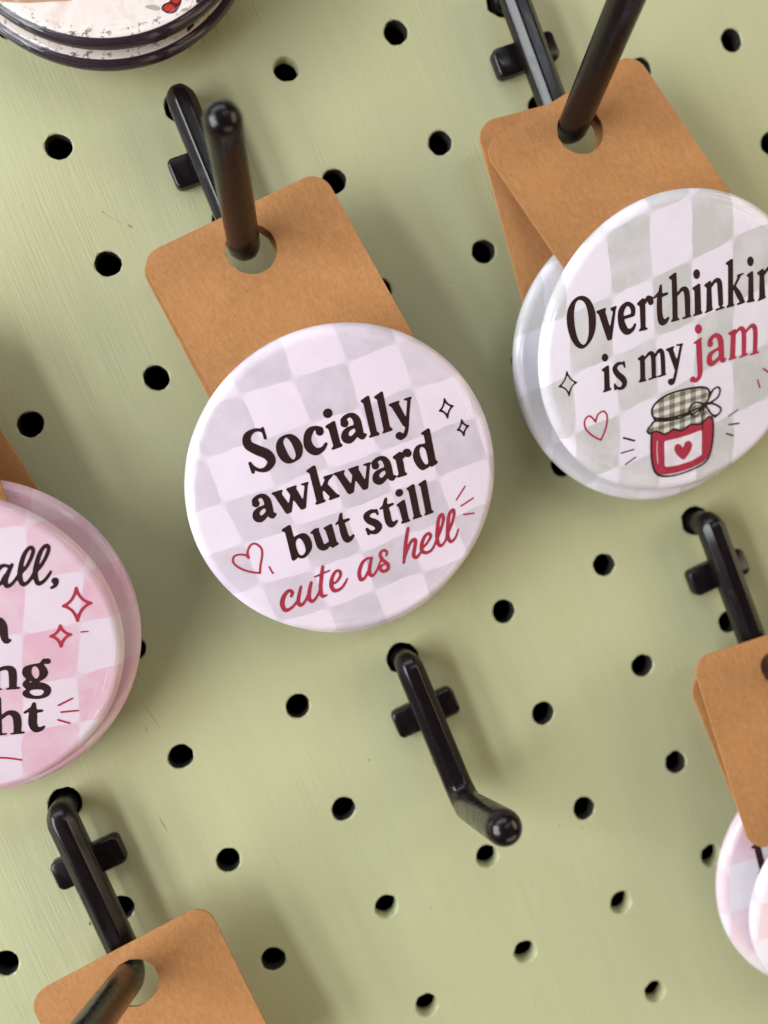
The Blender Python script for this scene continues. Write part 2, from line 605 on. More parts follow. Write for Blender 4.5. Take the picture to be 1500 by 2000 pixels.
def hook_mesh(stem):
    path = hook_path(stem)
    n = 48
    v, f = [], []
    for k, (y, z, r, fac) in enumerate(path):
        a, b = path[max(k - 1, 0)], path[min(k + 1, len(path) - 1)]
        ty, tz = b[0] - a[0], b[1] - a[1]
        L = math.hypot(ty, tz) or 1
        ty, tz = ty / L, tz / L
        ny, nz = tz, -ty                               # in-plane normal
        for q in range(n):
            t = 2 * math.pi * q / n
            oct_a = ((t + math.pi / 8) % (math.pi / 4)) - math.pi / 8
            rr = r * (1 - fac) + fac * min(r * 1.035, r * 0.965 / math.cos(oct_a))
            v.append(W((rr * math.sin(t), y + rr * math.cos(t) * ny, z + rr * math.cos(t) * nz)))
    for k in range(len(path) - 1):
        for q in range(n):
            a, b = k * n + q, k * n + (q + 1) % n
            f.append((a, b, b + n, a + n))
    f.append(tuple(range(n - 1, -1, -1)))
    f.append(tuple((len(path) - 1) * n + q for q in range(n)))
    me = bpy.data.meshes.new('rod')
    me.from_pydata(v, [], f)
    me.update()
    bm = bmesh.new()
    bm.from_mesh(me)
    bmesh.ops.recalc_face_normals(bm, faces=bm.faces)
    bm.to_mesh(me)
    bm.free()
    me.polygons.foreach_set('use_smooth', [True] * len(me.polygons))
    me.materials.append(M_HOOK)
    return me


def tab_mesh():
    bm = bmesh.new()
    w, h = 7.45, 3.2
    co = []
    for sx, sy in ((1, 1), (-1, 1), (-1, -1), (1, -1)):
        for k in range(6):
            a = math.atan2(sy, sx) - math.pi / 4 + k / 5 * math.pi / 2
            co.append((sx * (w - 1.3) + 1.3 * math.cos(a), sy * (h - 1.3) + 1.3 * math.sin(a)))
    layers = []
    for ins, z in ((0.05, 0.03), (0, 0.3), (0, 2.3), (0.15, 2.65), (0.5, 2.85)):
        layers.append([bm.verts.new(W((x * (1 - ins / w), -12.55 + y * (1 - ins / h), z))) for x, y in co])
    for A, B in zip(layers, layers[1:]):
        for k in range(len(A)):
            bm.faces.new((A[k], A[(k + 1) % len(A)], B[(k + 1) % len(A)], B[k]))
    bm.faces.new(layers[-1])
    bm.faces.new(list(reversed(layers[0])))
    bmesh.ops.recalc_face_normals(bm, faces=bm.faces)
    me = bpy.data.meshes.new('tab')
    bm.to_mesh(me)
    bm.free()
    me.polygons.foreach_set('use_smooth', [True] * len(me.polygons))
    me.set_sharp_from_angle(angle=0.9)
    me.materials.append(M_HOOK)
    return me


def web_mesh():
    """rib that joins the stem to the tab plate"""
    bm = bmesh.new()
    L = []
    for x, z in ((-2.2, 2.5), (-2.0, 4.6), (2.0, 4.6), (2.2, 2.5)):
        L.append((x, z))
    A = [bm.verts.new(W((x, -9.6, z))) for x, z in L]
    B = [bm.verts.new(W((x, -15.5, z))) for x, z in L]
    for k in range(4):
        bm.faces.new((A[k], A[(k + 1) % 4], B[(k + 1) % 4], B[k]))
    bm.faces.new(A)
    bm.faces.new(list(reversed(B)))
    bmesh.ops.recalc_face_normals(bm, faces=bm.faces)
    me = bpy.data.meshes.new('rib')
    bm.to_mesh(me)
    bm.free()
    me.materials.append(M_HOOK)
    return me


ROD, ROD_LONG, TAB, WEB = hook_mesh(HOOK_S), hook_mesh(36.6), tab_mesh(), web_mesh()
HOOK_LABEL = {
    'plain': 'empty black plastic peg hook with bare arm and rounded tip',
    'first': 'black peg hook holding the awkward-but-cute badge cards',
    'jam': 'black peg hook holding the overthinking jam badge cards',
    'low': 'black peg hook holding a kraft card that shows no badge',
    'right': 'black peg hook above the badge pair with a black letter stroke',
    'pink': 'black peg hook holding the pink checked badges with dark script',
    'vintage': 'black peg hook holding the cream badges with dark rims',
}
HK = {}
STEM = {'low': 36.6, 'right': 36.6}                   # two hooks have a longer stem
for key, (i, j, dx, dy) in HOOKS.items():
    h = np.array([i * P + dx, -j * P + dy, 0.0])
    HK[key] = h
    o = thing('peg_hook', HOOK_LABEL[key], 'hook', W(h), 'black peg hooks in the pegboard')
    for nm, me in (('rod', ROD_LONG if key in STEM else ROD), ('tab_plate', TAB), ('rib', WEB)):
        c = bpy.data.objects.new(nm, me)
        COL.objects.link(c)
        c.parent = o

# ------------------------------------------------------------------ cards
CW, CL, CRAD, CTH, HOLE_R, HOLE_D = 41.3, 44.3, 4.2, 0.55, 5.2, 8.3


def card_outline():
    co = []
    for (cx, cy, a0) in ((CW / 2 - CRAD, HOLE_D - CRAD, 0), (-CW / 2 + CRAD, HOLE_D - CRAD, 90),
                         (-CW / 2 + CRAD, HOLE_D - CL + CRAD, 180), (CW / 2 - CRAD, HOLE_D - CL + CRAD, 270)):
        for k in range(9):
            a = math.radians(a0 + k / 8 * 90)
            co.append((cx + CRAD * math.cos(a), cy + CRAD * math.sin(a)))
    return co


def card_mesh(bend, warp):
    """card with its hang hole at the local origin; local x right, y up, z out (mm)"""
    p, e = [], []

    def lp(ps):
        s = len(p)
        p.extend(Vector(q) for q in ps)
        e.extend((s + k, s + (k + 1) % len(ps)) for k in range(len(ps)))
    out = card_outline()
    lp(out)
    no = len(out)
    nh = 40
    lp([(HOLE_R * math.cos(2 * math.pi * k / nh), HOLE_R * math.sin(2 * math.pi * k / nh)) for k in range(nh)])
    x = -CW / 2 + 3
    while x < CW / 2 - 2:
        y = HOLE_D - CL + 3
        while y < HOLE_D - 2:
            if math.hypot(x, y) > HOLE_R + 1.5:
                p.append(Vector((x, y)))
            y += 3.3
        x += 3.2
    v2, e2, f2, rv, re_, rf = delaunay_2d_cdt(p, e, [], 1, 1e-6)
    mp = {}
    for k, s in enumerate(rv):
        for q in s:
            mp[q] = k

    def zz(x, y):
        t = min(max((-y) / (CL - HOLE_D), -0.3), 1.0)
        return bend * t * t + warp * (x / CW) * (x / CW) * 4 * (0.4 + 0.6 * t)
    verts, faces = [], []
    n = len(v2)
    bev = 0.09
    for s in (1, -1):
        for q in v2:
            verts.append(Vector((q.x, q.y, zz(q.x, q.y) + s * CTH / 2)))
    for f in f2:
        a, b, c = (v2[i] for i in f)
        cc = (a + b + c) / 3
        if cc.length < HOLE_R * 0.985:
            continue
        fo = tuple(f) if (b - a).cross(c - a) > 0 else tuple(reversed(f))
        faces.append(fo)
        faces.append(tuple(i + n for i in reversed(fo)))
    for s, cnt, flip in ((0, no, False), (no, nh, True)):
        for k in range(cnt):
            a, b = mp[s + k], mp[s + (k + 1) % cnt]
            q = (a, a + n, b + n, b)
            faces.append(tuple(reversed(q)) if flip else q)
    return [x / 1000 for x in verts], faces


def frame(rot, tilt_a, tilt_b=0.0):
    """board-space axes (u, v, n): rotated in-plane by rot (ccw), then tilted; +tilt_a = top edge out"""
    a, b = math.radians(tilt_a), math.radians(tilt_b)
    u = np.array([math.cos(b), 0, -math.sin(b)])
    n = np.array([math.sin(b) * math.cos(a), -math.sin(a), math.cos(b) * math.cos(a)])
    v = np.cross(n, u)
    r = math.radians(rot)
    return math.cos(r) * u + math.sin(r) * v, -math.sin(r) * u + math.cos(r) * v, n


def place(ob, root_pos, pos, fr):
    mt = Matrix((Wd(fr[0]), Wd(fr[1]), Wd(fr[2]))).transposed().to_4x4()
    mt.translation = W(pos) - root_pos
    ob.matrix_local = mt


def add_card(parent, root_pos, pos, fr, bend, warp):
    v, f = card_mesh(bend, warp)
    ob = mesh_ob('hang_card', v, f, M_KRAFT, parent, smooth=False)
    place(ob, root_pos, pos, fr)
    bv = ob.modifiers.new('soft_edge', 'BEVEL')
    bv.width = 0.00008
    bv.segments = 1
    bv.limit_method = 'ANGLE'
    bv.angle_limit = 1.0
    return ob


# ------------------------------------------------------------------ badges
BR = 31.3
R_SH = 29.1


def dome(r):
    """height (mm) of the badge front above the plane of its widest point"""
    r = np.asarray(r, float)
    face = 2.70 - 0.85 * (np.minimum(r, R_SH) / R_SH) ** 2
    q = np.clip((r - R_SH) / (BR - R_SH), 0, 1)
    return np.where(r < R_SH, face, 1.85 * np.sqrt(np.clip(1 - q ** 2.0, 0, 1)))


def badge_mesh():
    prof = [(r, float(dome(r))) for r in list(np.linspace(0.0, R_SH, 20)[1:])]
    for k in range(1, 13):
        a = k / 12 * math.pi / 2
        prof.append((R_SH + (BR - R_SH) * math.sin(a), 1.85 * math.cos(a)))
    prof += [(BR - .05, -0.4), (BR - .25, -0.8), (BR - .7, -1.1), (BR - 1.5, -1.25), (BR - 2.4, -1.2)]
    n = 128
    v = [Vector((0, 0, 2.70))]
    f = []
    for (r, z) in prof:
        for k in range(n):
            a = 2 * math.pi * k / n
            v.append(Vector((r * math.cos(a), r * math.sin(a), z)))
    for k in range(n):
        f.append((0, 1 + k, 1 + (k + 1) % n))
    for q in range(len(prof) - 1):
        for k in range(n):
            a, b = 1 + q * n + k, 1 + q * n + (k + 1) % n
            f.append((a, a + n, b + n, b))
    nb = len(f)
    f.append(tuple(1 + (len(prof) - 1) * n + k for k in reversed(range(n))))
    me = bpy.data.meshes.new('badge')
    me.from_pydata([x / 1000 for x in v], [], f)
    me.update()
    me.polygons.foreach_set('use_smooth', [True] * len(me.polygons))
    me.polygons[nb].use_smooth = False
    return me, nb


BADGE_ME, BADGE_BACK = badge_mesh()


class Badge:
    def __init__(self, parent, root_pos, pos, fr):
        self.pos, self.fr = np.array(pos, float), fr
        self.ob = bpy.data.objects.new('button_badge', BADGE_ME.copy())
        COL.objects.link(self.ob)
        self.ob.parent = parent
        place(self.ob, root_pos, pos, fr)

    def material(self, m_):
        self.ob.data.materials.append(m_)
        self.ob.data.materials.append(M_TIN)
        self.ob.data.polygons[BADGE_BACK].material_index = 1

    def local(self, px):
        """photograph pixel -> position on the badge face, millimetres in its own axes"""
        d = ray(px)
        u, v, n = self.fr
        h = 2.5
        for _ in range(4):
            o = self.pos + h * n
            s = np.dot(o - CC, n) / np.dot(d, n)
            q = CC + s * d - self.pos
            x, y = np.dot(q, u), np.dot(q, v)
            h = float(dome(math.hypot(x, y)))
        return np.array([x, y])

    def mmpp(self, px):
        """millimetres per photograph pixel at this place"""
        d = ray(px)
        s = np.dot(self.pos + 3 * self.fr[2] - CC, self.fr[2]) / np.dot(d, self.fr[2])
        return s / F_PX


def catmull(p, closed=False, sub=6):
    p = np.array(p, float)
    n = len(p)
    if n < 3 and not closed:
        return p
    out = []
    rngk = n if closed else n - 1
    for k in range(rngk):
        if closed:
            a, b, c, d = p[(k - 1) % n], p[k], p[(k + 1) % n], p[(k + 2) % n]
        else:
            b, c = p[k], p[k + 1]
            a = p[k - 1] if k > 0 else 2 * b - c
            d = p[k + 2] if k + 2 < n else 2 * c - b
        for t in np.linspace(0, 1, sub, endpoint=False):
            out.append(0.5 * ((2 * b) + (c - a) * t + (2 * a - 5 * b + 4 * c - d) * t * t + (3 * b - a - 3 * c + d) * t ** 3))
    if not closed:
        out.append(p[-1])
    return np.array(out)


class Field:
    """union of strokes and outlines as a distance field on the badge face -> thin print mesh"""
    H = 0.15

    def __init__(self, badge, tile):
        self.b = badge
        self.ox, self.oy, self.s = tile
        self.items = []

    def px(self, p):
        return (self.ox + p[0] / self.s, self.oy + p[1] / self.s)

    def stroke(self, pts, r=None, closed=False, straight=False):
        q = [(a[0], a[1], a[2] if len(a) > 2 else r) for a in pts]
        if not straight:
            q = catmull(q, closed)
        else:
            q = np.array(q + ([q[0]] if closed else []), float)
        if closed and not straight:
            q = np.vstack([q, q[:1]])
        loc = []
        for x, y, rr in q:
            P_ = self.px((x, y))
            l = self.b.local(P_)
            loc.append((l[0], l[1], max(rr, 1.0) / self.s * self.b.mmpp(P_)))
        self.items.append(('s', np.array(loc)))
        return self

    def dot(self, x, y, r, ry=None):
        if ry is None:
            return self.stroke([(x, y, r), (x + .5, y, r)], straight=True)
        return self.outline([[(x + r * math.cos(a), y + ry * math.sin(a)) for a in np.linspace(0, 6.2832, 17)[:-1]]], smooth=True)

    def outline(self, loops, smooth=False):
        L = []
        for lp in loops:
            q = catmull(lp, True) if smooth else np.array(lp, float)
            L.append(np.array([self.b.local(self.px(p)) for p in q]))
        self.items.append(('p', L))
        return self

    def field(self):
        allp = np.vstack([it[1][:, :2] if it[0] == 's' else np.vstack(it[1]) for it in self.items])
        pad = 1.6
        x0, y0 = allp.min(0) - pad
        x1, y1 = allp.max(0) + pad
        h = self.H
        nx, ny = int((x1 - x0) / h) + 2, int((y1 - y0) / h) + 2
        gx, gy = x0 + np.arange(nx) * h, y0 + np.arange(ny) * h
        F = np.full((ny, nx), 2.0)

        def window(a, m_):
            i0 = max(int((a[:, 0].min() - m_ - x0) / h), 0)
            i1 = min(int((a[:, 0].max() + m_ - x0) / h) + 2, nx)
            j0 = max(int((a[:, 1].min() - m_ - y0) / h), 0)
            j1 = min(int((a[:, 1].max() + m_ - y0) / h) + 2, ny)
            return i0, i1, j0, j1
        for it in self.items:
            if it[0] == 's':
                for a, b in zip(it[1], it[1][1:]):
                    i0, i1, j0, j1 = window(np.array([a[:2], b[:2]]), max(a[2], b[2]) + 0.6)
                    if i1 <= i0 or j1 <= j0:
                        continue
                    X, Y = np.meshgrid(gx[i0:i1], gy[j0:j1])
                    dx, dy = b[0] - a[0], b[1] - a[1]
                    L2 = dx * dx + dy * dy + 1e-12
                    t = np.clip(((X - a[0]) * dx + (Y - a[1]) * dy) / L2, 0, 1)
                    D = np.hypot(X - a[0] - t * dx, Y - a[1] - t * dy) - (a[2] + (b[2] - a[2]) * t)
                    F[j0:j1, i0:i1] = np.minimum(F[j0:j1, i0:i1], D)
            else:
                i0, i1, j0, j1 = window(np.vstack(it[1]), 0.6)
                X, Y = np.meshgrid(gx[i0:i1], gy[j0:j1])
                D = np.full(X.shape, 1e9)
                ins = np.zeros(X.shape, bool)
                for lp in it[1]:
                    for a, b in zip(lp, np.roll(lp, -1, 0)):
                        dx, dy = b - a
                        t = np.clip(((X - a[0]) * dx + (Y - a[1]) * dy) / (dx * dx + dy * dy + 1e-12), 0, 1)
                        D = np.minimum(D, np.hypot(X - a[0] - t * dx, Y - a[1] - t * dy))
                        if abs(dy) > 1e-9:
                            ins ^= ((a[1] > Y) != (b[1] > Y)) & (X < dx * (Y - a[1]) / dy + a[0])
                D = np.where(ins, -D, D)
                F[j0:j1, i0:i1] = np.minimum(F[j0:j1, i0:i1], D)
        F = np.clip(F, -0.5, 0.5)
        for _ in range(2):                             # soft corners
            G = np.pad(F, 1, mode='edge')
            F = (G[1:-1, 1:-1] * 4 + (G[:-2, 1:-1] + G[2:, 1:-1] + G[1:-1, :-2] + G[1:-1, 2:]) * 1.0) / 8
        return gx, gy, F

    def build(self, name, mat, lift=0.05, label=None):
        gx, gy, F = self.field()
        rr = np.hypot(*np.meshgrid(gx, gy))
        F = np.maximum(F, rr - (BR - 0.5))
        ny, nx = F.shape
        neg = F < 0
        cnt = neg[:-1, :-1].astype(int) + neg[:-1, 1:] + neg[1:, 1:] + neg[1:, :-1]
        vid, V, faces = {}, [], []

        def vert(key, x, y):
            k = vid.get(key)
            if k is None:
                k = len(V)
                vid[key] = k
                V.append(Vector((x, y, float(dome(math.hypot(x, y))) + lift)) / 1000)
            return k
        for j, i in zip(*np.nonzero(cnt)):
            cor = [(j, i), (j, i + 1), (j + 1, i + 1), (j + 1, i)]
            poly = []
            for k in range(4):
                a, b = cor[k], cor[(k + 1) % 4]
                fa, fb = F[a], F[b]
                if fa < 0:
                    poly.append(vert(a, gx[a[1]], gy[a[0]]))
                if (fa < 0) != (fb < 0):
                    t = fa / (fa - fb)
                    key = (min(a, b), max(a, b))
                    poly.append(vert(key, gx[a[1]] + t * (gx[b[1]] - gx[a[1]]), gy[a[0]] + t * (gy[b[0]] - gy[a[0]])))
            if len(poly) >= 3:
                faces.append(tuple(poly))
        ob = mesh_ob(name, V, faces, mat, self.b.ob)
        if label:
            ob['label'] = label
        return ob


def sparkle(f, top, right, bottom, left, ctr, r, pinch=0.62):
    tips = [top, right, bottom, left]
    q = []
    for k in range(4):
        a, b = np.array(tips[k], float), np.array(tips[(k + 1) % 4], float)
        c = np.array(ctr, float)
        mid = (a + b) / 2
        m_ = mid + (c - mid) * pinch
        for t in np.linspace(0, 1, 8, endpoint=False):
            q.append(tuple((1 - t) ** 2 * a + 2 * t * (1 - t) * m_ + t * t * b))
    f.stroke([(x, y, r) for x, y in q], closed=True, straight=True)
    return f


def moved(shape, dx, dy, s=1.0, ox=0, oy=0):
    return [((p[0] - ox) * s + ox + dx, (p[1] - oy) * s + oy + dy) + tuple(x * s for x in p[2:]) for p in shape]


# ------------------------------------------------------------------ badge placing
LIGHT_A, GREY_A = (0.900, 0.775, 0.930), (0.670, 0.585, 0.690)
LIGHT_B, GREY_B = (0.880, 0.795, 0.920), (0.610, 0.585, 0.600)
LIGHT_P, PINK_P = (0.780, 0.645, 0.755), (0.735, 0.435, 0.545)
LIGHT_Q, PINK_Q = (0.810, 0.745, 0.810), (0.800, 0.570, 0.650)


def carded(key, label, pos_card, rot_card, tilt_card, bend, warp, badge=None, group='carded button badges on the hooks', cat='badge', scale=1.0):
    root = W(pos_card)
    name = 'carded_badge' if badge else 'hang_card'
    t = thing(name, label, cat, root, group)
    c_ = add_card(t, root, pos_card, frame(rot_card, tilt_card), bend, warp)
    c_.scale = (scale, scale, 1.0)
    if badge:
        pos, fr = badge
        return t, Badge(t, root, pos, fr)
    return t, None


def arm_at(key, z):
    h = HK[key]
    return np.array([h[0], h[1] - STEM.get(key, HOOK_S) + (z - HOOK_Z) * math.tan(ARM_T), z])


def on_arm(key, z, dx=0.0, gap=0.06):
    """hole centre so that the card's hole rests on top of the arm at height z"""
    a = arm_at(key, z)
    rv = R_ARM / math.cos(ARM_T)
    dy = rv - (math.sqrt(max((HOLE_R - gap) ** 2 - dx * dx, 1)))
    return np.array([a[0] + dx, a[1] + dy, z])


def checker(badge, name, O, X, Y, parity, light, dark, seed):
    o, x, y = badge.local(O), badge.local(X), badge.local(Y)
    badge.material(mat_check(name, o, x - o, y - o, parity, light, dark, seed))


# awkward pair
_, b1b = carded('first', 'grey checked badge hidden behind the Socially awkward badge, only its rim showing',
                on_arm('first', 9.3, 0.3), 5.0, 3.0, -1.2, 0.2,
                ((26.6, -85.6, 9.6), frame(4, 3.0, 0)))
checker(b1b, 'check_a_back', (573, 738), (675, 705), (608, 828), 1, LIGHT_A, GREY_A, 1.0)
_, b1 = carded('first', 'white and grey checked badge reading Socially awkward but still cute as hell',
               on_arm('first', 11.2, 0.9), 5.6, -7.0, 0.6, 0.3,
               ((26.4, -85.2, 19.6), frame(0, 15.0, 0.2)))
checker(b1, 'check_a', (573, 738), (675, 705), (608, 828), 1, LIGHT_A, GREY_A, 2.0)
# jam pair
_, b2b = carded('jam', 'grey checked badge hanging behind the Overthinking badge',
                on_arm('jam', 9.3, 0.0), -4.5, 3.0, -1.2, 0.2,
                ((100.2, -86.1, 10.0), frame(0, 4.0, -1.2)))
checker(b2b, 'check_b_back', (1150, 600), (1231, 565), (1157, 716), 0, (0.76, 0.71, 0.80), GREY_B, 3.0)  # light cells darkened: shade on the rear badge is put into its colour
_, b2 = carded('jam', 'white and grey checked badge reading Overthinking is my jam with a jam jar',
               on_arm('jam', 11.4, 0.9), 11.0, -7.0, 0.6, 0.3,
               ((101.8, -85.5, 20.3), frame(0, 17.0, -1.8)))
checker(b2, 'check_b', (1193, 579), (1274, 542), (1200, 697), 0, LIGHT_B, GREY_B, 4.0)
# pink pair
_, b3b = carded('pink', 'pink checked badge behind the one with dark script and red sparkles',
                on_arm('pink', 9.3, -3.4), 7.0, 3.0, -1.2, 0.2,
                ((-51.2, -85.6, 10.4), frame(0, 3.5, -1.3)))
checker(b3b, 'check_p_back', (60, 1225), (170, 1204), (60, 1324), 1, (0.75, 0.53, 0.63), PINK_P, 5.0)
_, b3 = carded('pink', 'pink checked badge with dark script ending in all and red sparkles',
               on_arm('pink', 11.2, -2.4), -3.0, -7.0, 0.6, 0.3,
               ((-54.1, -85.6, 17.0), frame(0, 15.0, -4.7)))
checker(b3, 'check_p', (47.5, 1238), (158, 1217), (47, 1337), 1, LIGHT_P, PINK_P, 6.0)
# vintage pair
_, b4b = carded('vintage', 'cream badge with dark rim behind the one with red fruit print',
                on_arm('vintage', 9.3, 0.0), 2.0, 3.0, -1.2, 0.2,
                ((25.5, 36.6, 10.3), frame(0, 1.0, -5.0)))
_, b4 = carded('vintage', 'cream distressed badge with dark rim and a red printed fruit',
               on_arm('vintage', 11.2, 0.0), 4.0, -7.0, 0.6, 0.3,
               ((26.6, 37.4, 17.2), frame(0, 1.0, -7.5)))
# lower right pair
_, b5b = carded('right', 'pink checked badge with a black letter stroke, half under a kraft card',
                on_arm('right', 9.3, 0.8), 3.0, 3.0, -1.2, 0.2,
                ((101.2, -213.4, 10.3), frame(0, 7.0, -3.0)))
checker(b5b, 'check_q_back', (1420, 1690), (1490, 1672), (1428, 1785), 0, LIGHT_Q, PINK_Q, 7.0)
_, b5 = carded('right', 'pale pink checked badge without lettering in front of the letter-stroke badge',
               on_arm('right', 11.4, 2.0), -7.0, -7.5, 0.6, 0.3,
               ((104.2, -218.8, 17.6), frame(0, 13.0, -8.0)))
checker(b5, 'check_q', (1482, 1764), (1570, 1740), (1484, 1839), 1, LIGHT_Q, PINK_Q, 8.0)
for bb in (b4b, b4):
    bb.material(mat_vintage('vintage_print'))
# the single card further out on the lower hook
carded('low', 'plain kraft hang card with round hole, far out on its hook arm', on_arm('low', 11.0, 0.8, 0.4), 2.3, -2.0, 0.5, -0.5,
       None, 'kraft hang cards', 'card', 0.94)

# ------------------------------------------------------------------ print on the awkward badge
T1, T2, T3, T4 = (450, 760, 6), (680, 750, 6), (440, 960, 6), (690, 940, 6)


def letter_a(f, dx=0, dy=0, s=1.0):
    """bold two-storey a traced in tile T2"""
    for sh in ([(318, 958, 45), (319, 958, 45)],
               [(304, 925, 32), (330, 890, 27), (375, 868, 25), (420, 880, 34), (455, 930, 43), (475, 1010, 44), (492, 1075, 40), (515, 1108, 29), (548, 1082, 17)],
               [(432, 990, 20), (375, 1015, 23), (328, 1062, 36), (330, 1118, 46), (372, 1142, 40), (420, 1112, 30), (455, 1066, 24)]):
        f.stroke(moved(sh, dx, dy, s, 318, 958), straight=len(sh) == 2)


def to_tile(px, tile):
    return ((px[0] - tile[0]) * tile[2], (px[1] - tile[1]) * tile[2])


# Socially
f = Field(b1, T1)
f.stroke([(375, 458, 18), (408, 575, 19)], straight=True)
f.stroke([(380, 490, 20), (325, 478, 20), (262, 490, 26), (195, 555, 46), (205, 650, 54), (310, 712, 60), (430, 765, 60), (482, 845, 48), (430, 930, 36), (345, 950, 22), (270, 915, 20), (228, 868, 18)])
f.stroke([(228, 868, 20), (266, 975, 20)], straight=True)
f.outline([[(680, 525), (765, 550), (830, 630), (848, 720), (815, 810), (700, 872), (610, 845), (550, 760), (533, 660), (575, 570)],
           [(650, 568), (700, 610), (745, 700), (765, 780), (740, 825), (700, 800), (650, 710), (618, 620)]], smooth=True)
f.dot(1046, 500, 48)
f.stroke([(1050, 478, 40), (990, 452, 24), (925, 500, 45), (900, 590, 47), (925, 680, 53), (1000, 732, 46), (1080, 700, 28), (1120, 640, 19)])
f.dot(1140, 283, 57)
f.outline([[(1210, 368), (1225, 375), (1288, 630), (1315, 650), (1310, 672), (1195, 715), (1180, 705), (1185, 690), (1205, 668), (1148, 470), (1112, 450), (1108, 432)]])
f2 = Field(b1, T2)
letter_a(f2, *(np.array(to_tile((672.5, 826.7), T2)) - (318, 958)), 1.07)
f2.outline([[(228, 132), (245, 140), (335, 555), (368, 575), (365, 598), (250, 632), (238, 620), (262, 590), (175, 225), (145, 210), (142, 195)]])
f2.outline([[(392, 82), (405, 92), (490, 505), (520, 522), (518, 545), (405, 582), (395, 570), (415, 545), (335, 180), (303, 165), (300, 148)]])
f2.outline([[(470, 235), (595, 190), (605, 200), (590, 225), (680, 400), (665, 500), (645, 495), (505, 270), (475, 255)]])
f2.stroke([(712, 175, 22), (702, 300, 20), (694, 430, 20), (686, 520, 22), (662, 600, 25), (615, 638, 22)])
f2.dot(598, 605, 46)
f2.stroke([(662, 182, 14), (735, 158, 12)], straight=True)
f.items += f2.items
f.build('lettering', INK, label='dark brown serif word Socially')
# awkward
f = Field(b1, T2)
letter_a(f, *(np.array(to_tile((499.2, 983.3), T2)) - (318, 958)))
letter_a(f)
f.outline([[(605, 788), (622, 800), (628, 850), (650, 930), (665, 1030), (690, 1045), (692, 1065), (580, 1100), (570, 1085), (590, 1055), (555, 890), (522, 870), (520, 850)]])
f.dot(700, 815, 45)
f.stroke([(640, 850, 24), (665, 792, 28), (700, 785, 28)])
f.outline([[(935, 515), (955, 525), (1025, 890), (1052, 905), (1045, 930), (980, 972), (958, 965), (950, 930), (885, 600), (852, 590), (850, 575)]])
f.outline([[(880, 700), (915, 712), (955, 940), (900, 1000), (850, 1005), (790, 940), (758, 850), (775, 760), (820, 712)],
           [(870, 738), (905, 770), (930, 870), (935, 930), (900, 938), (855, 870), (835, 790), (845, 745)]], smooth=True)
g = Field(b1, T1)
WSH = [(475, 1215), (605, 1175), (615, 1185), (600, 1210), (605, 1235), (685, 1345), (700, 1240), (655, 1180), (645, 1165), (770, 1122), (780, 1135), (768, 1160), (850, 1300), (868, 1130), (825, 1125), (820, 1110), (910, 1082), (918, 1095), (905, 1125), (885, 1395), (835, 1415), (820, 1405), (735, 1290), (718, 1440), (665, 1465), (645, 1450), (510, 1245), (485, 1235)]
g.outline([WSH])
g.outline([moved(WSH, 728, -230)])
g.outline([[(975, 890), (995, 897), (1062, 1155), (1105, 1060), (1090, 1048), (1085, 1025), (1195, 990), (1205, 1000), (1195, 1020), (1150, 1070), (1135, 1110), (1245, 1225), (1280, 1240), (1280, 1262), (1160, 1305), (1148, 1290), (1165, 1262), (1085, 1180), (1078, 1215), (1095, 1290), (1118, 1300), (1112, 1322), (1005, 1358), (990, 1345), (1008, 1315), (925, 985), (890, 972), (885, 955)]])
f.items += g.items
f.build('lettering', INK, label='dark brown serif word awkward')
# but still
f = Field(b1, T3)
f.outline([[(745, 388), (765, 395), (805, 545), (852, 760), (835, 790), (800, 815), (780, 805), (700, 480), (660, 465), (658, 445)]])
f.outline([[(805, 550), (860, 500), (930, 488), (990, 540), (1018, 640), (985, 720), (920, 780), (850, 770), (820, 690)],
           [(850, 550), (890, 560), (930, 630), (940, 700), (905, 745), (870, 740), (840, 680), (825, 600)]], smooth=True)
f.stroke([(1058, 470, 40), (1092, 570, 43), (1118, 635, 44), (1165, 655, 38), (1215, 612, 26)])
f.stroke([(1010, 482, 16), (1082, 440, 18)], straight=True)
f.outline([[(1235, 375), (1250, 385), (1305, 590), (1330, 600), (1325, 622), (1255, 662), (1240, 655), (1170, 450), (1150, 440), (1148, 425)]])
TS = [(1355, 262, 17), (1350, 330, 28), (1373, 420, 41), (1400, 515, 43), (1432, 562, 40), (1475, 545, 25), (1500, 512, 16)]
f.stroke(TS)
f.stroke([(1298, 382, 13), (1345, 335, 16)], straight=True)
f.stroke([(1350, 365, 24), (1445, 325, 17)], straight=True)
g = Field(b1, T4)
g.stroke([(268, 335, 15), (284, 385, 15)], straight=True)
g.stroke([(272, 352, 17), (210, 352, 26), (152, 402, 36), (178, 455, 40), (258, 490, 46), (300, 535, 40), (265, 588, 32), (205, 595, 20), (160, 560, 16)])
g.stroke([(158, 558, 17), (180, 618, 17)], straight=True)
g.stroke([(380, 203, 17), (370, 270, 28), (390, 360, 41), (410, 458, 42), (442, 508, 37), (485, 490, 24), (510, 462, 15)])
g.stroke([(315, 325, 13), (360, 280, 16)], straight=True)
g.stroke([(370, 305, 24), (460, 265, 17)], straight=True)
g.dot(537, 135, 48)
g.outline([[(590, 210), (603, 218), (650, 440), (672, 455), (665, 470), (565, 500), (555, 488), (575, 460), (530, 300), (505, 290), (505, 272)]])
g.outline([[(700, 28), (715, 38), (785, 385), (808, 400), (805, 415), (700, 450), (692, 438), (708, 410), (645, 110), (622, 98), (620, 82)]])
g.outline([[(838, -22), (853, -12), (918, 335), (942, 350), (938, 368), (835, 405), (828, 392), (845, 365), (785, 60), (762, 48), (758, 32)]])
f.items += g.items
f.build('lettering', INK, label='dark brown serif words but still')
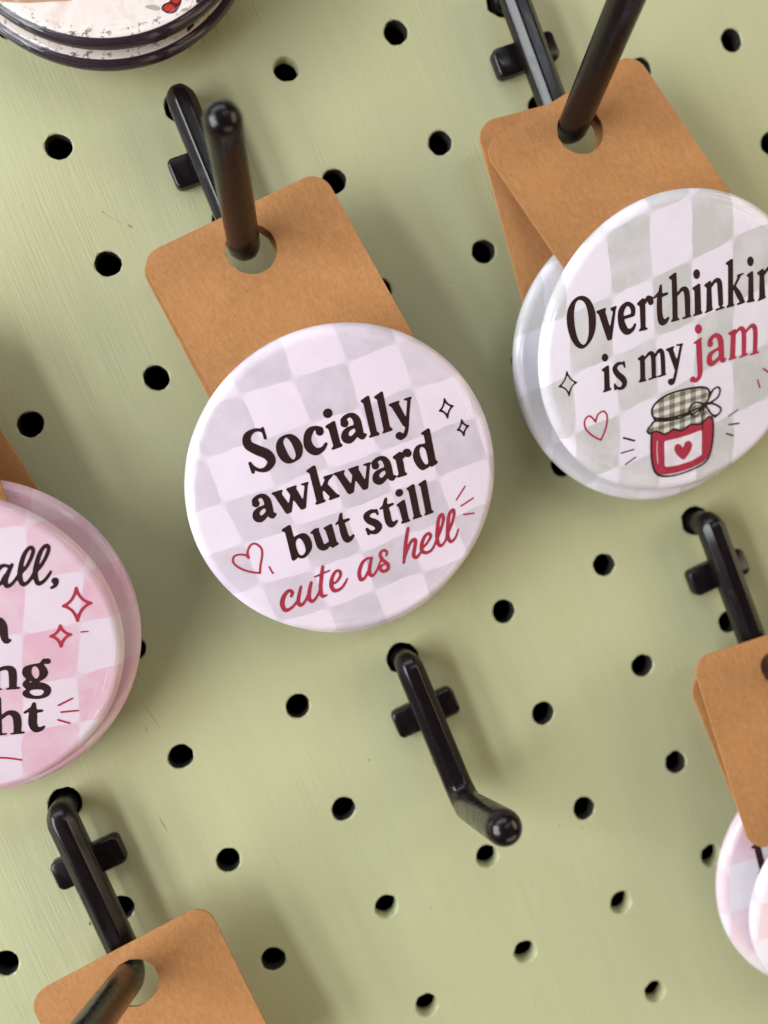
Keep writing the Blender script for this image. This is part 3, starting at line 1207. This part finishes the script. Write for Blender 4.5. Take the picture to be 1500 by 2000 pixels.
# cute as hell
f = Field(b1, T3)
f.stroke([(772, 1228, 17), (785, 1182, 20), (742, 1160, 20), (685, 1230, 27), (665, 1320, 28), (705, 1392, 24), (780, 1358, 18), (838, 1290, 15)])
f.stroke([(885, 1115, 17), (862, 1220, 21), (855, 1300, 23), (888, 1334, 21), (942, 1272, 17), (985, 1170, 16)])
f.stroke([(1005, 1065, 18), (982, 1180, 23), (985, 1258, 23), (1020, 1288, 21), (1072, 1232, 16), (1108, 1150, 14)])
f.stroke([(1140, 880, 20), (1126, 1000, 23), (1116, 1130, 23), (1135, 1225, 21), (1190, 1212, 12)])
f.stroke([(1048, 1000, 12), (1220, 925, 12)], straight=True)
f.stroke([(1240, 1080, 17), (1300, 1060, 16), (1348, 985, 18), (1338, 932, 18), (1290, 937, 18), (1248, 1020, 22), (1242, 1110, 24), (1285, 1163, 24), (1360, 1130, 18), (1408, 1062, 14), (1430, 1015, 11)])
g = Field(b1, T4)
g.stroke([(215, 900, 15), (160, 905, 16), (102, 960, 21), (68, 1070, 23), (88, 1152, 23), (135, 1128, 18), (180, 1040, 15)])
g.stroke([(212, 895, 17), (190, 1010, 22), (190, 1080, 22), (222, 1108, 18), (265, 1060, 15), (300, 980, 12), (335, 890, 14)])
g.stroke([(385, 870, 14), (392, 830, 16), (355, 806, 16), (312, 850, 19), (335, 912, 20), (400, 970, 22), (405, 1030, 21), (352, 1055, 21), (315, 1030, 17), (330, 990, 14), (362, 975, 11)])
g.stroke([(640, 550, 20), (610, 740, 22), (590, 955, 17)])
g.stroke([(598, 905, 14), (640, 780, 18), (690, 690, 19), (728, 692, 21), (716, 790, 23), (706, 868, 23), (740, 894, 19), (790, 830, 15)])
g.stroke([(788, 800, 15), (850, 740, 15), (904, 652, 18), (888, 610, 19), (840, 640, 20), (802, 730, 23), (802, 808, 23), (850, 838, 21), (920, 800, 17), (970, 700, 13)])
g.stroke([(960, 720, 15), (1020, 580, 17), (1055, 450, 19), (1040, 386, 19), (1002, 430, 21), (985, 550, 23), (982, 680, 23), (1015, 758, 19), (1070, 710, 15), (1100, 620, 13)])
g.stroke([(1090, 640, 15), (1145, 520, 17), (1180, 390, 19), (1165, 332, 19), (1122, 390, 21), (1106, 520, 23), (1106, 640, 23), (1140, 708, 19), (1195, 660, 15), (1230, 560, 11)])
f.items += g.items
f.build('lettering', RED, label='red handwritten words cute as hell')
for a, b_, r in (((1310, 55), (1205, 220), 10), ((1405, 195), (1260, 290), 11), ((1415, 372), (1290, 390), 11)):
    Field(b1, T4).stroke([(a[0], a[1], r), (b_[0], b_[1], r)], straight=True).build('ray_mark', RED)
sparkle(Field(b1, T2), (1125, 172), (1228, 256), (1165, 398), (1068, 315), (1147, 283), 11).build('sparkle', LINE)
sparkle(Field(b1, T2), (1327, 418), (1410, 490), (1355, 604), (1278, 540), (1343, 512), 11).build('sparkle', LINE)
Field(b1, T3).stroke([(405, 955, 13), (300, 942, 13), (185, 905, 13), (98, 840, 13), (95, 770, 13), (150, 740, 13), (235, 745, 13), (275, 782, 13)]) \
    .stroke([(275, 782, 13), (260, 705, 13), (298, 625, 13), (355, 612, 13), (420, 665, 13), (430, 750, 13), (412, 860, 13), (405, 955, 13)]).build('heart_outline', RED)
Field(b1, T3).stroke([(512, 878, 10), (555, 960, 10), (572, 948, 7)], straight=True).build('ray_mark', RED)

# ------------------------------------------------------------------ print on the jam badge
U1, U2, U3, V3 = (1080, 500, 6), (1250, 490, 6), (1190, 730, 6), (1000, 500, 3)
GSH_OUT = [(420, 275), (500, 280), (560, 360), (545, 430), (470, 480), (380, 485), (300, 450), (258, 385), (290, 310)]
GSH_IN = [(415, 305), (450, 340), (460, 400), (435, 450), (400, 440), (370, 390), (375, 330)]
GLO_OUT = [(330, 500), (480, 495), (570, 530), (600, 590), (560, 660), (450, 690), (320, 680), (265, 640), (272, 600), (310, 570), (280, 535)]
GLO_IN = [(370, 585), (480, 580), (515, 605), (480, 645), (400, 650), (345, 615)]


def letter_g(f, tr=lambda p: p, rs=1.0):
    T_ = lambda L: [tuple(tr(p)) for p in L]
    f.outline([T_(GSH_OUT), T_(GSH_IN)], smooth=True)
    f.outline([T_(GLO_OUT), T_(GLO_IN)], smooth=True)
    e = [(480, 285, 24), (520, 240, 28)]
    f.stroke([tuple(tr(p[:2])) + (p[2] * rs,) for p in e], straight=True)
    q = tr((555, 248))
    f.dot(q[0], q[1], 38 * rs)
    f.stroke([tuple(tr(p[:2])) + (p[2] * rs,) for p in [(330, 468, 22), (290, 515, 26), (310, 545, 28)]])


f = Field(b2, U1)
f.outline([[(330, 465), (420, 500), (480, 610), (502, 740), (490, 880), (440, 1000), (350, 1085), (260, 1050), (190, 920), (160, 760), (175, 620), (240, 510)],
           [(320, 515), (370, 550), (405, 650), (418, 780), (415, 920), (390, 1010), (350, 1040), (300, 990), (265, 880), (245, 720), (255, 590), (280, 530)]], smooth=True)
f.outline([[(505, 645), (610, 605), (625, 615), (610, 650), (668, 840), (700, 650), (675, 635), (668, 610), (740, 580), (748, 590), (735, 625), (690, 975), (650, 995), (635, 985), (535, 685), (508, 662)]])
f.stroke([(835, 722, 20), (930, 692, 20)], straight=True)
f.stroke([(938, 682, 26), (932, 605, 30), (872, 558, 24), (808, 620, 36), (792, 720, 38), (818, 830, 44), (868, 888, 37), (930, 860, 25), (962, 800, 15)])
f.outline([[(1048, 490), (1068, 500), (1080, 560), (1085, 835), (1110, 845), (1112, 862), (1010, 885), (1000, 872), (1025, 845), (1015, 590), (985, 575), (982, 555)]])
f.dot(1145, 540, 36)
f.stroke([(1080, 540, 20), (1110, 485, 22), (1148, 500, 28)])
f.stroke([(1262, 345, 15), (1255, 430, 26), (1246, 520, 33), (1250, 680, 35), (1272, 768, 39), (1312, 770, 31), (1350, 725, 15)])
f.stroke([(1190, 485, 14), (1240, 430, 14)], straight=True)
f.stroke([(1250, 470, 22), (1335, 440, 16)], straight=True)
g = Field(b2, U2)
g.outline([[(412, 250), (425, 258), (435, 500), (440, 780), (462, 795), (460, 812), (365, 835), (358, 822), (380, 795), (370, 340), (338, 325), (335, 305)]])
g.stroke([(440, 510, 14), (490, 448, 22), (535, 458, 33), (552, 540, 36), (558, 735, 34)])
g.stroke([(502, 790, 13), (590, 762, 13)], straight=True)
g.dot(662, 272, 40, 58)
g.outline([[(690, 380), (705, 390), (715, 700), (732, 718), (728, 738), (625, 770), (618, 755), (640, 735), (635, 465), (612, 450), (610, 432)]])
N1 = [(820, 345), (830, 355), (835, 430), (845, 660), (855, 678), (850, 695), (760, 735), (752, 722), (775, 700), (780, 430), (752, 415), (748, 398)]
for dx, dy in ((0, 0), (619, -142)):
    g.outline([moved(N1, dx, dy)])
    g.stroke(moved([(835, 410, 16), (880, 348, 22), (922, 352, 30), (935, 430, 34), (945, 620, 32)], dx, dy))
    g.stroke(moved([(892, 690, 13), (980, 662, 13)], dx, dy), straight=True)
g.outline([[(1075, 88), (1088, 98), (1088, 400), (1092, 615), (1108, 630), (1105, 645), (1015, 670), (1008, 655), (1030, 630), (1030, 170), (1002, 155), (1000, 140)]])
g.stroke([(1100, 430, 14), (1165, 290, 18)], straight=True)
g.stroke([(1142, 290, 12), (1210, 265, 10)], straight=True)
g.stroke([(1110, 430, 20), (1150, 500, 34), (1195, 588, 30)])
g.stroke([(1142, 624, 13), (1220, 597, 13)], straight=True)
g.dot(1292, 122, 38, 58)
g.outline([[(1312, 232), (1325, 242), (1330, 560), (1345, 575), (1342, 592), (1250, 612), (1245, 598), (1265, 575), (1270, 305), (1248, 298), (1245, 282)]])
letter_g(g, lambda p: (1640 + (p[0] - 258) * 0.72, 190 + (p[1] - 275) * 1.5 - (p[0] - 258) * 0.2), 0.9)
f.items += g.items
f.build('lettering', INK, label='black serif word Overthinking')
# is my
f = Field(b2, U1)
f.dot(608, 1190, 38, 48)
f.outline([[(640, 1278), (655, 1285), (665, 1540), (686, 1552), (684, 1570), (590, 1602), (580, 1590), (600, 1565), (598, 1355), (570, 1345), (568, 1328)]])
f.stroke([(828, 1240, 13), (838, 1300, 13)], straight=True)
f.stroke([(820, 1258, 14), (765, 1262, 21), (722, 1315, 29), (752, 1380, 33), (810, 1432, 37), (838, 1482, 32), (820, 1535, 26), (770, 1553, 16), (728, 1520, 13)])
f.stroke([(722, 1500, 13), (728, 1565, 13)], straight=True)
f.outline([[(1050, 1155), (1065, 1165), (1075, 1200), (1080, 1440), (1095, 1450), (1090, 1468), (1008, 1485), (1000, 1470), (1022, 1445), (1018, 1225), (990, 1215), (988, 1200)]])
f.stroke([(1080, 1195, 14), (1130, 1138, 20), (1162, 1150, 27), (1175, 1220, 29), (1180, 1400, 28)])
f.stroke([(1124, 1445, 12), (1208, 1416, 12)], straight=True)
f.stroke([(1190, 1180, 14), (1240, 1108, 20), (1272, 1120, 27), (1285, 1200, 29), (1292, 1370, 28)])
f.stroke([(1234, 1412, 12), (1318, 1386, 12)], straight=True)
g = Field(b2, U2)
g.outline([[(298, 1150), (395, 1112), (402, 1125), (385, 1150), (440, 1310), (425, 1400), (405, 1395), (330, 1180), (305, 1170)]])
g.stroke([(480, 1108, 16), (452, 1250, 18), (428, 1380, 18), (408, 1470, 20), (388, 1540, 20), (360, 1562, 16)])
g.dot(356, 1530, 36)
g.stroke([(428, 1105, 11), (498, 1091, 10)], straight=True)
f.items += g.items
f.build('lettering', INK, label='black serif words is my')
# jam
f = Field(b2, U2)
f.dot(683, 915, 42, 57)
f.stroke([(688, 1078, 36), (695, 1250, 37), (702, 1400, 35), (692, 1475, 29), (655, 1522, 22), (620, 1520, 16)])
f.dot(615, 1505, 36)
f.stroke([(638, 1078, 13), (712, 1028, 15)], straight=True)
f.dot(820, 1090, 38)
f.stroke([(815, 1055, 28), (855, 1002, 24), (903, 990, 28), (940, 1040, 36), (950, 1150, 36), (955, 1258, 33), (976, 1288, 23), (998, 1262, 13)])
f.stroke([(932, 1140, 18), (870, 1172, 20), (818, 1222, 31), (812, 1298, 36), (846, 1322, 30), (900, 1280, 23), (932, 1240, 19)])
f.outline([[(1110, 912), (1125, 920), (1122, 960), (1112, 1235), (1132, 1245), (1128, 1260), (1040, 1285), (1030, 1275), (1052, 1245), (1062, 990), (1032, 980), (1030, 960)]])
f.stroke([(1118, 960, 16), (1170, 908, 22), (1203, 922, 29), (1216, 1000, 31), (1215, 1210, 30)])
f.stroke([(1168, 1244, 12), (1258, 1211, 12)], straight=True)
f.stroke([(1235, 950, 16), (1300, 878, 22), (1338, 892, 29), (1350, 980, 31), (1345, 1170, 30)])
f.stroke([(1292, 1215, 12), (1386, 1187, 12)], straight=True)
f.build('lettering', RED, label='red serif word jam')
sparkle(Field(b2, V3), (320, 676), (379, 741), (335, 820), (274, 766), (328, 745), 4.6).build('sparkle', LINE)
Field(b2, V3).stroke([(520, 1079, 5.5), (470, 1052, 5.5), (430, 1010, 5.5), (426, 962, 5.5), (455, 937, 5.5), (490, 972, 5.5)]) \
    .stroke([(490, 972, 5.5), (502, 930, 5.5), (535, 909, 5.5), (557, 940, 5.5), (548, 1010, 5.5), (520, 1079, 5.5)]).build('heart_outline', RED)
for a, b_, r in (((165, 750), (295, 785), 12), ((135, 930), (290, 885), 9), ((185, 1065), (310, 975), 9)):
    Field(b2, U3).stroke([(a[0], a[1], r), (b_[0], b_[1], r)], straight=True).build('ray_mark', LINE)
for a, b_, r in (((1265, 941), (1325, 898), 4), ((1268, 988), (1330, 980), 5), ((1255, 1040), (1295, 1052), 5)):
    Field(b2, V3).stroke([(a[0], a[1], r), (b_[0], b_[1], r)], straight=True).build('ray_mark', LINE)
for a, b_, r in (((1438, 725), (1452, 772), 5), ((1472, 660), (1510, 686), 5.5)):
    Field(b2, V3).stroke([(a[0], a[1], r), (b_[0], b_[1], r)], straight=True).build('ray_mark', RED)
# jam jar picture
f = Field(b2, U3)
f.outline([[(497, 700), (620, 690), (800, 640), (1000, 580), (1150, 490), (1200, 520), (1206, 700), (1190, 880), (1130, 1005), (1000, 1085), (820, 1150), (650, 1180), (560, 1165), (512, 1080), (494, 900)]], smooth=True)
f.build('jar_jam', RED, 0.05, 'red jam jar body')
f = Field(b2, U3)
f.outline([[(660, 785), (820, 750), (960, 705), (1068, 660), (1082, 675), (1080, 950), (960, 1020), (800, 1070), (670, 1092), (648, 1075), (642, 800)]])
f.build('jar_label', WHITE_INK, 0.075)
f = Field(b2, U3)
f.outline([[(865, 1005), (795, 955), (758, 885), (775, 832), (820, 822), (862, 862), (885, 803), (935, 785), (968, 830), (950, 900), (910, 962)]], smooth=True)
f.build('jar_heart', RED, 0.10)
O_, X_, Y_ = b2.local((1190 + 640 / 6, 730 + 330 / 6)), b2.local((1190 + 765 / 6, 730 + 290 / 6)), b2.local((1190 + 640 / 6, 730 + 435 / 6))
CLOTH = mat_cloth('gingham_print', O_, X_ - O_, Y_ - O_)
f = Field(b2, U3)
f.outline([[(500, 430), (540, 350), (650, 260), (850, 190), (1050, 158), (1150, 170), (1172, 220), (1145, 330), (1090, 390), (930, 460), (750, 515), (580, 530), (508, 490)]], smooth=True)
f.outline([[(530, 545), (700, 545), (900, 490), (1080, 400), (1130, 395), (1180, 475), (1140, 530), (1060, 590), (960, 585), (880, 650), (820, 665), (760, 645), (700, 680), (640, 705), (580, 680), (530, 675), (465, 698), (440, 668), (480, 600)]], smooth=True)
f.build('jar_cloth', CLOTH, 0.075, 'olive gingham cloth lid')
f = Field(b2, U3)
f.stroke([(490, 710, 11), (486, 860, 11), (498, 1030, 12), (530, 1140, 12), (600, 1195, 13), (750, 1190, 12), (950, 1128, 11), (1120, 1035, 11), (1185, 905, 11), (1212, 720, 11), (1212, 560, 11), (1192, 505, 11)])
f.stroke([(530, 530, 12), (502, 480, 12), (500, 410, 12), (555, 330, 12), (670, 250, 12), (850, 190, 12), (1030, 158, 12), (1130, 165, 12), (1168, 210, 12), (1160, 280, 11), (1125, 350, 11)])
f.stroke([(520, 515, 11), (620, 525, 11), (760, 505, 11), (930, 450, 11), (1090, 378, 11)])
f.stroke([(535, 552, 10), (660, 552, 10), (800, 525, 10), (930, 478, 10)])
f.stroke([(525, 555, 10), (470, 620, 11), (442, 670, 11), (470, 700, 11), (535, 675, 11), (590, 685, 11), (640, 708, 11), (700, 680, 11), (755, 648, 11), (830, 665, 11), (890, 640, 11), (950, 592, 11), (1050, 590, 11), (1110, 550, 11), (1165, 495, 11)])
f.stroke([(1120, 360, 13), (1165, 280, 12), (1210, 190, 11), (1265, 155, 11), (1295, 190, 11), (1270, 270, 11), (1190, 330, 12), (1120, 360, 13)])
f.stroke([(1115, 365, 12), (1050, 335, 11), (980, 345, 11), (935, 410, 11), (940, 470, 11), (990, 460, 11), (1060, 420, 11), (1115, 370, 12)])
f.stroke([(1125, 355, 12), (1210, 350, 11), (1285, 385, 11), (1305, 425, 11), (1265, 480, 11), (1205, 480, 10), (1150, 410, 11), (1120, 365, 12)])
f.stroke([(960, 485, 8), (1010, 500, 8), (1060, 450, 8), (1110, 380, 9)])
f.stroke([(1110, 390, 8), (1090, 480, 8), (1090, 560, 8), (1090, 640, 8)])
f.stroke([(1215, 480, 8), (1235, 510, 8), (1260, 490, 8)])
f.dot(1112, 362, 22)
f.build('jar_outline', LINE, 0.115)
f = Field(b2, U3)
f.stroke([(560, 785, 8), (556, 900, 8), (565, 1020, 8), (572, 1060, 6)])
f.dot(598, 1120, 9)
f.dot(642, 1138, 9)
f.build('jar_glint', PINKLINE, 0.10)

# ------------------------------------------------------------------ print on the pink badge
W1, W2 = (0, 1040, 6), (0, 1250, 6)
f = Field(b3, W1)
f.stroke([(140, 375, 20), (100, 460, 25), (62, 560, 29), (78, 628, 26), (132, 608, 20), (190, 540, 18), (230, 470, 16)])
f.stroke([(112, 402, 18), (50, 385, 22), (-12, 420, 26), (-60, 520, 28), (-48, 608, 27), (5, 598, 20), (60, 500, 18)])
f.stroke([(215, 510, 17), (310, 400, 19), (372, 275, 21), (388, 195, 21), (352, 172, 20), (290, 245, 24), (246, 380, 27), (232, 520, 29), (268, 608, 26), (340, 568, 20), (400, 470, 17)])
f.stroke([(385, 500, 17), (480, 390, 19), (552, 255, 21), (570, 172, 21), (536, 150, 20), (475, 225, 24), (430, 360, 27), (412, 490, 29), (445, 598, 26), (512, 568, 21), (570, 500, 18), (595, 455, 15)])
f.dot(645, 565, 42)
f.stroke([(662, 590, 24), (642, 625, 21), (602, 648, 17)])
f.build('lettering', INK, label='dark brown script letters all')
f = Field(b3, W1)
f.stroke([(-60, 1030, 40), (0, 1035, 42), (35, 1100, 47), (45, 1200, 45), (72, 1272, 34), (118, 1262, 17)])
f.build('lettering', INK)
f = Field(b3, W2)
f.stroke([(-10, 345, 24), (70, 325, 28), (135, 350, 44), (150, 430, 45), (150, 540, 42)])
f.stroke([(82, 572, 13), (222, 560, 14)], straight=True)
f.stroke([(-45, 350, 40), (-45, 570, 38)], straight=True)
f.stroke([(-110, 592, 13), (14, 575, 12)], straight=True)
letter_g(f)
f.build('lettering', INK, label='dark brown serif letters ng')
f = Field(b3, W2)
f.stroke([(-22, 690, 32), (-15, 1090, 36)], straight=True)
f.stroke([(20, 910, 20), (95, 852, 28), (175, 872, 44), (203, 950, 45), (203, 1060, 42)])
f.stroke([(132, 1098, 13), (278, 1082, 14)], straight=True)
f.stroke([(-80, 1112, 13), (72, 1100, 13)], straight=True)
f.stroke([(398, 745, 21), (390, 810, 36), (384, 900, 48), (385, 985, 48), (418, 1045, 41), (480, 1040, 27), (515, 1012, 15)])
f.stroke([(290, 850, 17), (370, 800, 20)], straight=True)
f.stroke([(400, 835, 24), (488, 828, 19)], straight=True)
f.build('lettering', INK, label='dark brown serif letters ht')
sparkle(Field(b3, W1), (892, 648), (1068, 825), (908, 1036), (738, 862), (900, 845), 17).build('sparkle', RED)
sparkle(Field(b3, W1), (705, 1088), (832, 1195), (715, 1336), (592, 1215), (712, 1205), 17).build('sparkle', RED)
Field(b3, W1).stroke([(948, 1165, 11), (1035, 1158, 9)], straight=True).build('ray_mark', RED)
Field(b3, W1).dot(990, 1492, 8).build('ink_speck', INK)
for a, b_ in (((685, 765), (850, 682)), ((715, 845), (920, 825)), ((680, 935), (820, 975))):
    Field(b3, W2).stroke([(a[0], a[1], 13), (b_[0], b_[1], 12)], straight=True).build('ray_mark', RED)
Field(b3, W2).stroke([(-200, 1400, 13), (-20, 1380, 13), (120, 1385, 13), (255, 1405, 12)]).build('underline', RED)

# ------------------------------------------------------------------ print on the vintage badges and the lower right one
DKRED = mat_print('dark_red_ink', (0.055, 0.008, 0.012))
FRUIT = mat_print('fruit_red_ink', (0.42, 0.022, 0.018))
GREYINK = mat_print('grey_wash_ink', (0.38, 0.34, 0.30))
BROWNINK = mat_print('brown_wash_ink', (0.42, 0.24, 0.14))
XT = (300, 0, 10)
Field(b4, XT).outline([[(150, 165), (190, 90), (280, 45), (320, 20), (330, -60), (420, -110), (530, -80), (540, 40), (490, 150), (440, 225), (330, 268), (220, 240)]], smooth=True).build('fruit', DKRED)
Field(b4, XT).outline([[(195, 165), (235, 105), (320, 85), (400, 120), (420, 180), (350, 228), (250, 215)]], smooth=True) \
    .outline([[(360, 20), (365, -60), (450, -80), (510, -40), (505, 30), (440, 75)]], smooth=True).build('fruit_flesh', FRUIT, 0.08)
Field(b4, XT).outline([[(835, 80), (825, -20), (980, -60), (920, 20)]]).build('fruit', DKRED)
Field(b4, XT).outline([[(515, 215), (560, 170), (650, 150), (705, 175), (670, 205), (580, 222)]], smooth=True).build('leaf_wash', GREYINK)
Field(b4, XT).outline([[(-180, 130), (-40, 95), (90, 125), (135, 180), (60, 205), (-60, 180)]], smooth=True).build('leaf_wash', GREYINK)
Field(b4, (0, 0, 3)).outline([[(-40, 12), (150, 18), (420, 3), (420, -40), (-40, -40)]]).build('brown_band', BROWNINK)
Field(b4b, XT).outline([[(645, 440), (745, 385), (800, 495), (665, 640)]]).build('fruit', DKRED)
Field(b4b, XT).outline([[(60, 765), (180, 700), (330, 650), (310, 720), (200, 780)]]).build('fruit', DKRED)
DT = (1380, 1580, 6.25)
f = Field(b5b, DT)
f.stroke([(612, 440, 42), (700, 800, 42), (730, 920, 42)], straight=True)
f.stroke([(562, 466, 20), (640, 435, 20)], straight=True)
f.stroke([(640, 775, 16), (700, 760, 16)], straight=True)
f.build('lettering', INK, label='black serif letter stroke')
